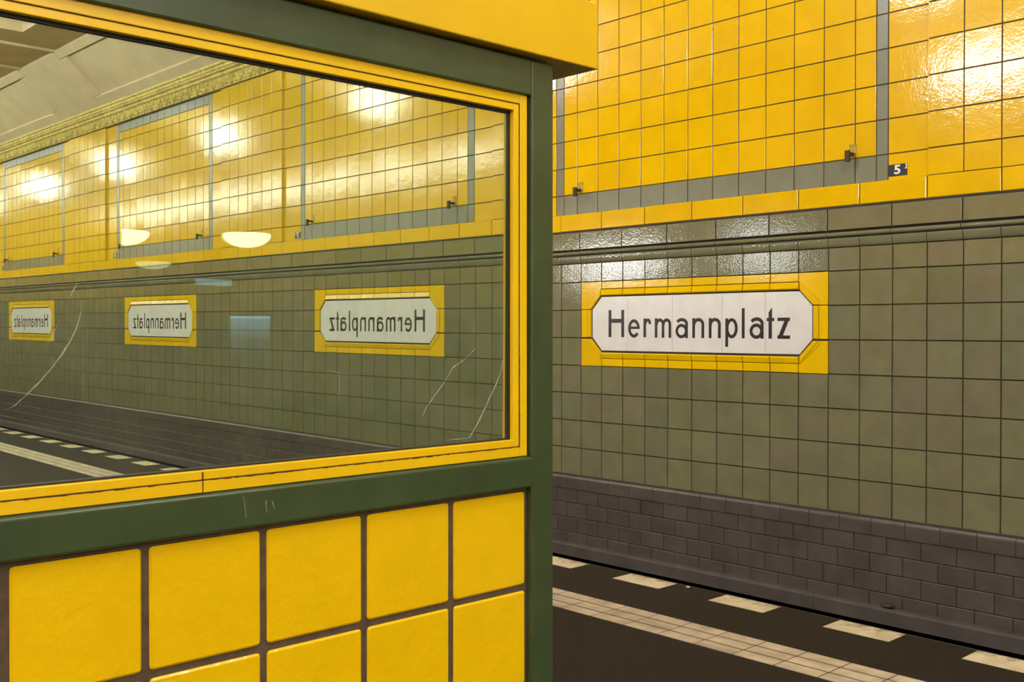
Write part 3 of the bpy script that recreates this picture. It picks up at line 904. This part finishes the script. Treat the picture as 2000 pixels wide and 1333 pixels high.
def L_l(m): stroke(m, [(8.008, BL), (8.008, 2.002)], .106)
def L_t(m):
    m.prism([(8.941, 1.042), (9.060, 1.042), (9.062, 2.010), (8.941, 1.860)], 0, 0.0015, sgn)
    stroke(m, [(8.874, 1.636), (9.142, 1.636)], .103)
def L_z(m):
    stroke(m, [(9.259, 1.640), (9.695, 1.640)], .104); stroke(m, [(9.259, 1.092), (9.702, 1.092)], .104)
    m.prism([(9.262, 1.045), (9.412, 1.045), (9.692, 1.690), (9.545, 1.690)], 0, 0.0015, sgn)
LETTERS = [L_H, L_e, L_r, L_m, L_a, lambda m: L_n(m, 6.068, 6.440), lambda m: L_n(m, 6.732, 7.095), L_p, L_l, lambda m: L_a(m, 2.93), L_t, L_z]

def sign_prototype():
    root = bpy.data.objects.new('station_sign', None); COL.objects.link(root)
    plates_n = -0.005
    parts = []
    lx = [1.553, 3.209, 5.180, 7.196, 8.814, 10.458]
    for i in range(5):
        a, c = lx[i] + (0.006 if i else 0), lx[i + 1] - (0.006 if i < 4 else 0)
        if i == 0: poly = [(1.553, 1.04), (2.0, 0.572), (c, 0.572), (c, 2.492), (2.0, 2.492), (1.553, 2.05)]
        elif i == 4: poly = [(a, 0.572), (10.03, 0.572), (10.458, 1.03), (10.458, 2.04), (10.03, 2.485), (a, 2.492)]
        else: poly = [(a, 0.572), (c, 0.572), (c, 2.492), (a, 2.492)]
        m = MB(); m.prism(poly, plates_n - 0.012, plates_n, sgn)
        parts.append(m.build('white_plate', M['white'], root))
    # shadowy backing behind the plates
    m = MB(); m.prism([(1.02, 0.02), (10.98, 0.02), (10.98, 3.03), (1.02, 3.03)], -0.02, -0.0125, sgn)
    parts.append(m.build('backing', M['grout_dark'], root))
    for fn_ in LETTERS:
        m = MB(); fn_(m)
        m.v = [(x - plates_n, y, z) for x, y, z in m.v]
        o = m.build('letter', M['black'], root); parts.append(o)
    # yellow frame: flat outer pieces and bevelled inner trim
    g = 0.018
    for i in range(2, 10):
        for (v0, v1) in ((2.775, 3.045), (0.005, 0.285)):
            m = MB(); m.slab(i + g, i + 1 - g, v0 + g * .5, v1 - g * .5, -0.02, 0.0, (0.012, 0.0025), sgn); parts.append(m.build('frame_tile', M['trim_y'], root))
        m = MB(); m.extrude_profile([(2.540, -0.02), (2.540, 0.002), (2.575, 0.012), (2.762, 0.002), (2.762, -0.02)], i + g - (0.02 if i == 2 else 0), i + 1 - g + (0.02 if i == 9 else 0), sgn); parts.append(m.build('frame_trim', M['trim_y'], root))
        m = MB(); m.extrude_profile([(0.498, -0.02), (0.498, 0.002), (0.463, 0.012), (0.298, 0.002), (0.298, -0.02)], i + g - (0.02 if i == 2 else 0), i + 1 - g + (0.02 if i == 9 else 0), sgn); parts.append(m.build('frame_trim', M['trim_y'], root))
    # corners with their diagonal trim
    def mir(poly, fx, fz):
        out = [((12.0 - u) if fx else u, (3.05 - v) if fz else v) for u, v in poly]
        return out[::-1] if (fx != fz) else out
    for fx in (0, 1):
        for fz in (0, 1):
            m = MB(); m.prism(mir([(1.015, 2.065), (1.30, 2.065), (1.30, 2.19), (1.93, 2.775), (1.988, 2.775), (1.988, 3.038), (1.015, 3.038)], fx, fz), -0.02, 0.0, sgn)
            parts.append(m.build('frame_corner', M['trim_y'], root))
            m = MB()
            A = mir([(1.31, 2.065), (1.505, 2.065), (1.962, 2.535), (1.962, 2.765), (1.925, 2.765), (1.31, 2.185)], fx, fz)
            m.prism(A, -0.02, 0.002, sgn)
            B = mir([(1.335, 2.075), (1.490, 2.075), (1.945, 2.545), (1.945, 2.735)], fx, fz)
            m.prism(B, 0.0, 0.009, sgn)
            parts.append(m.build('frame_trim', M['trim_y'], root))
        m = MB()
        x0, x1 = (1.015, 1.31) if not fx else (10.69, 10.985)
        m.slab(x0, x1, 1.04, 2.04, -0.02, 0.0, (0.012, 0.0025), sgn); parts.append(m.build('frame_tile', M['trim_y'], root))
        m = MB()
        x0, x1 = (1.325, 1.495) if not fx else (10.505, 10.675)
        m.slab(x0, x1, 1.04, 2.04, -0.02, 0.010, (0.03, 0.008), sgn); parts.append(m.build('frame_trim', M['trim_y'], root))
    return root, parts
sign0, sparts = sign_prototype()
sign0.location = (XW, Yj(6.0), Zu(0))
tag(sign0, 'white Hermannplatz name sign in a yellow tile frame on wall beside the booth', 'sign', 'station name signs')
MIRROR_LABEL = {1: 'Hermannplatz name sign on the track wall, next after the one beside the booth',
                2: 'Hermannplatz name sign mirrored largest in the booth window, under panel with number 7',
                3: 'Hermannplatz name sign mirrored mid-size in the booth window, under panel with number 8',
                4: 'Hermannplatz name sign mirrored smallest in the booth window',
                5: 'Hermannplatz name sign at the far end of the track wall',
                6: 'Hermannplatz name sign at the far end of the track wall',
                7: 'Hermannplatz name sign at the far end of the track wall',
                -1: 'Hermannplatz name sign on the track wall beyond the booth'}
for k in (-1, 1, 2, 3, 4, 5, 6, 7):
    r = sign0.copy(); COL.objects.link(r); r.location = (XW, Yj(bay_c(k)), Zu(0)); r['label'] = MIRROR_LABEL[k]
    for ch in sparts:
        c2 = ch.copy(); COL.objects.link(c2); c2.parent = r

# ================================================================== SMALL THINGS ON THE WALL
def make_hook():
    root = bpy.data.objects.new('poster_hook', None); COL.objects.link(root)
    Bx('mounting_plate', M['hookplate'], -0.006, 0.0, -0.034, 0.034, -0.01, 0.105, 0.002, root)
    Bx('arm', M['iron'], -0.085, -0.004, -0.012, 0.012, 0.0, 0.028, 0.003, root)
    Bx('catch', M['iron'], -0.105, -0.080, -0.022, 0.022, -0.055, 0.040, 0.004, root)
    for dz in (0.085, 0.02):
        for dy in (-0.022, 0.022):
            Bx('screw', M['iron'], -0.0085, -0.005, dy - 0.004, dy + 0.004, dz - 0.004, dz + 0.004, 0.001, root)
    tag(root, 'small iron poster hook', 'hook', 'poster hooks along the panels')
    return root
hook0 = make_hook(); used = False
for k in (0, -1, 1, 2, 3, 4):
    off = 0.0 if k == 0 else -0.40
    for side, dj in (('left', 0.88 - 6 + off), ('right', 11.72 - 6 + off)):
        if not used:
            h = hook0; used = True
        else:
            h = hook0.copy(); COL.objects.link(h)
            for ch in [o for o in COL.objects if o.parent == hook0]:
                c2 = ch.copy(); COL.objects.link(c2); c2.parent = h
        h.location = (XW - RECESS, Yj(bay_c(k) + dj), Zu(6.38))
        h['label'] = ('iron poster hook at the panel corner next to number plate 5' if side == 'right' else 'iron poster hook at the panel corner close to the booth') if k == 0 else \
                     ('small iron poster hook on the wall panel beyond the booth' if k < 0 else 'small iron poster hook on a wall panel mirrored in the booth window')

def text_mesh(ch, size, name, mat, parent, depth=0.0008):
    cu = bpy.data.curves.new(name, 'FONT'); cu.body = ch; cu.size = size; cu.align_x = 'CENTER'; cu.align_y = 'CENTER'
    cu.offset = size * 0.028; cu.extrude = depth; cu.resolution_u = 4
    tmp = bpy.data.objects.new('tmp', cu); COL.objects.link(tmp)
    dg = bpy.context.evaluated_depsgraph_get()
    me = bpy.data.meshes.new_from_object(tmp.evaluated_get(dg))
    bpy.data.objects.remove(tmp, do_unlink=True); bpy.data.curves.remove(cu)
    me.materials.clear(); me.materials.append(mat); me.name = name
    # text plane XY -> wall plane, facing -X, reading towards -Y
    for v in me.vertices:
        x, y, z = v.co; v.co = (-z, -x, y)
    return link(name, me, parent)
for k, dig in ((-1, '4'), (0, '5'), (1, '6'), (2, '7'), (3, '8'), (4, '9')):
    off = 0.0 if k == 0 else -0.40
    jc = bay_c(k) + 7.10 + off
    root = bpy.data.objects.new('number_plate', None); COL.objects.link(root)
    root.location = (XW - RECESS, Yj(jc), Zu(5.83))
    w, h = 0.275 * P, 0.165 * P
    Bx('plate', M['plate'], -0.004, 0.001, -w, w, -h, h, 0.001, root)
    t = text_mesh(dig, 0.115, 'numeral', M['platewhite'], root); t.location = (-0.0045, 0.004, 0.0)
    t.scale = (1, 1.05, 0.88)
    m = MB(); m.prism([(0.72 * w, 0.15 * h), (0.97 * w, 0.05 * h), (0.97 * w, 0.95 * h), (0.8 * w, 0.95 * h), (0.88 * w, 0.4 * h)], 0.004, 0.0048, lambda u, v, n: (-n, -u, v)); m.build('torn_corner', M['platewhite'], root)
    tag(root, {'4': 'black numeral 4 plate by the wall panel beyond the booth',
               '5': 'black plate with white numeral 5 by the panel beside the booth',
               '6': 'black numeral 6 plate by the next wall panel',
               '7': 'black numeral 7 plate mirrored in the window by the largest panel',
               '8': 'black numeral 8 plate mirrored in the window by a smaller panel',
               '9': 'black numeral 9 plate by the farthest mirrored panel'}[dig], 'number plate', 'number plates of the wall panels')

def lump(name, mat, loc, sx, sy, sz, seed, label):
    rr = random.Random(seed)
    bm = bmesh.new(); bmesh.ops.create_icosphere(bm, subdivisions=2, radius=1)
    for v in bm.verts:
        v.co *= rr.uniform(0.7, 1.15)
        v.co = Vector((v.co.x * sx, v.co.y * sy, max(-0.25, v.co.z) * sz + 0.25 * sz))
    me = bpy.data.meshes.new(name); bm.to_mesh(me); bm.free(); me.materials.append(mat)
    return tag(link(name, me, None, loc), label, 'scrap')
qq, dd = ray_point(1735, 1176, 1.0); sc_ = (XW - 0.045) / qq.x
lump('crumpled_scrap', M['iron'], (qq.x * sc_, qq.y * sc_, Zu(-6.53) + 0.004), 0.030, 0.062, 0.032, 3, 'dark scrap of litter lying on the plinth ledge of the track wall')
qq, dd = ray_point(1343, 1148, 1.0); sc_ = EYE / (EYE - qq.z)
lump('paper_scrap', M['dash'], (qq.x * sc_, qq.y * sc_, 0.0), 0.012, 0.016, 0.006, 4, 'tiny pale paper scrap on the asphalt between two edge dashes')

# ================================================================== LAMPS
LAMP_Z = EYE + 16.3 * P
b = MB()
b.lathe([(0.0, -0.44)] + [(0.44 * math.sin(t * math.pi / 10), -0.44 * math.cos(t * math.pi / 10)) for t in range(1, 9)] + [(0.16, 0.40), (0.0, 0.40)], 18)
bowl_me = b.mesh('globe', M['lamp'])
for p_ in bowl_me.polygons: p_.use_smooth = True
zt = ZC + COF_D - LAMP_Z
b = MB(); b.lathe([(0, 0.395), (0.018, 0.395), (0.018, zt), (0, zt)], 10); rod_me = b.mesh('rod', M['metal'])
b = MB(); b.lathe([(0, zt - 0.05), (0.07, zt - 0.045), (0.09, zt), (0, zt)], 16); rose_me = b.mesh('ceiling_rose', M['metal'])
LX = (12.0 * P, -11.0 * P)
for k in range(KMIN, KMAX + 1):
    root = bpy.data.objects.new('hall_lamp', None); COL.objects.link(root)
    root.location = (LX[0], Yj(bay_c(k)), LAMP_Z)
    tag(root, 'white opal globe lamp hanging in a ceiling coffer above the platform', 'lamp', 'hall lamps in the ceiling coffers')
    link('globe', bowl_me, root); link('rod', rod_me, root); link('ceiling_rose', rose_me, root)
# long opal lamps over the far half of the platform (none stands beyond the booth there)
long_proto = {}
for k in range(0, KMAX + 1):
    for sh in (-5.8, 5.45):
        root = bpy.data.objects.new('long_lamp', None); COL.objects.link(root)
        root.location = (LX[1], Yj(bay_c(k) + sh), LAMP_Z)
        tag(root, 'long opal lamp hanging over the far half of the platform', 'lamp', 'long lamps over the far half of the platform')
        if sh not in long_proto:
            sg = 1 if sh < 0 else -1
            long_proto[sh] = [Bx('opal_body', M['lamp_long'], -0.17, 0.17, -1.1, 1.1, -0.15, 0.15, 0.05, root)]
            for yy in (0.2 * sg, 0.55 * sg):      # hung from the cross beam
                long_proto[sh].append(Bx('rod', M['metal'], -0.01, 0.01, yy - 0.01, yy + 0.01, 0.14, ZC - LAMP_Z - 0.002, 0, root))
        else:
            for ch in long_proto[sh]:
                c2 = ch.copy(); COL.objects.link(c2); c2.parent = root

# light boxes hung low over the platform beyond the booth (their gleam lies on the tiles above the name sign)
TZ = EYE + 3.95 * P
for yc, LY, which in ((41.0 * P, 0.88, 'longer'), (30.9 * P, 0.52, 'shorter')):
    root = bpy.data.objects.new('light_box', None); COL.objects.link(root)
    root.location = (9.0 * P, yc, TZ)
    tag(root, '%s of two white light boxes hanging over the platform beyond the booth' % which, 'light box', 'light boxes beyond the booth')
    Bx('housing', M['metal'], -0.11, 0.11, -LY, LY, 0.20, 0.24, 0.004, root)
    Bx('housing', M['metal'], -0.11, 0.11, -LY, LY, -0.24, -0.20, 0.004, root)
    Bx('lit_panel', M['tube' if LY > 0.6 else 'tube2'], -0.10, 0.10, -LY + 0.02, LY - 0.02, -0.20, 0.20, 0.01, root)
    for yy in (-LY * 0.8, LY * 0.8):
        Bx('suspension_rod', M['metal'], -0.008, 0.008, yy - 0.008, yy + 0.008, 0.24, ZC - TZ - 0.002 + (COF_D if abs(yc + yy - Yj(bay_c(-1))) < 5 * P else 0.0), 0, root)
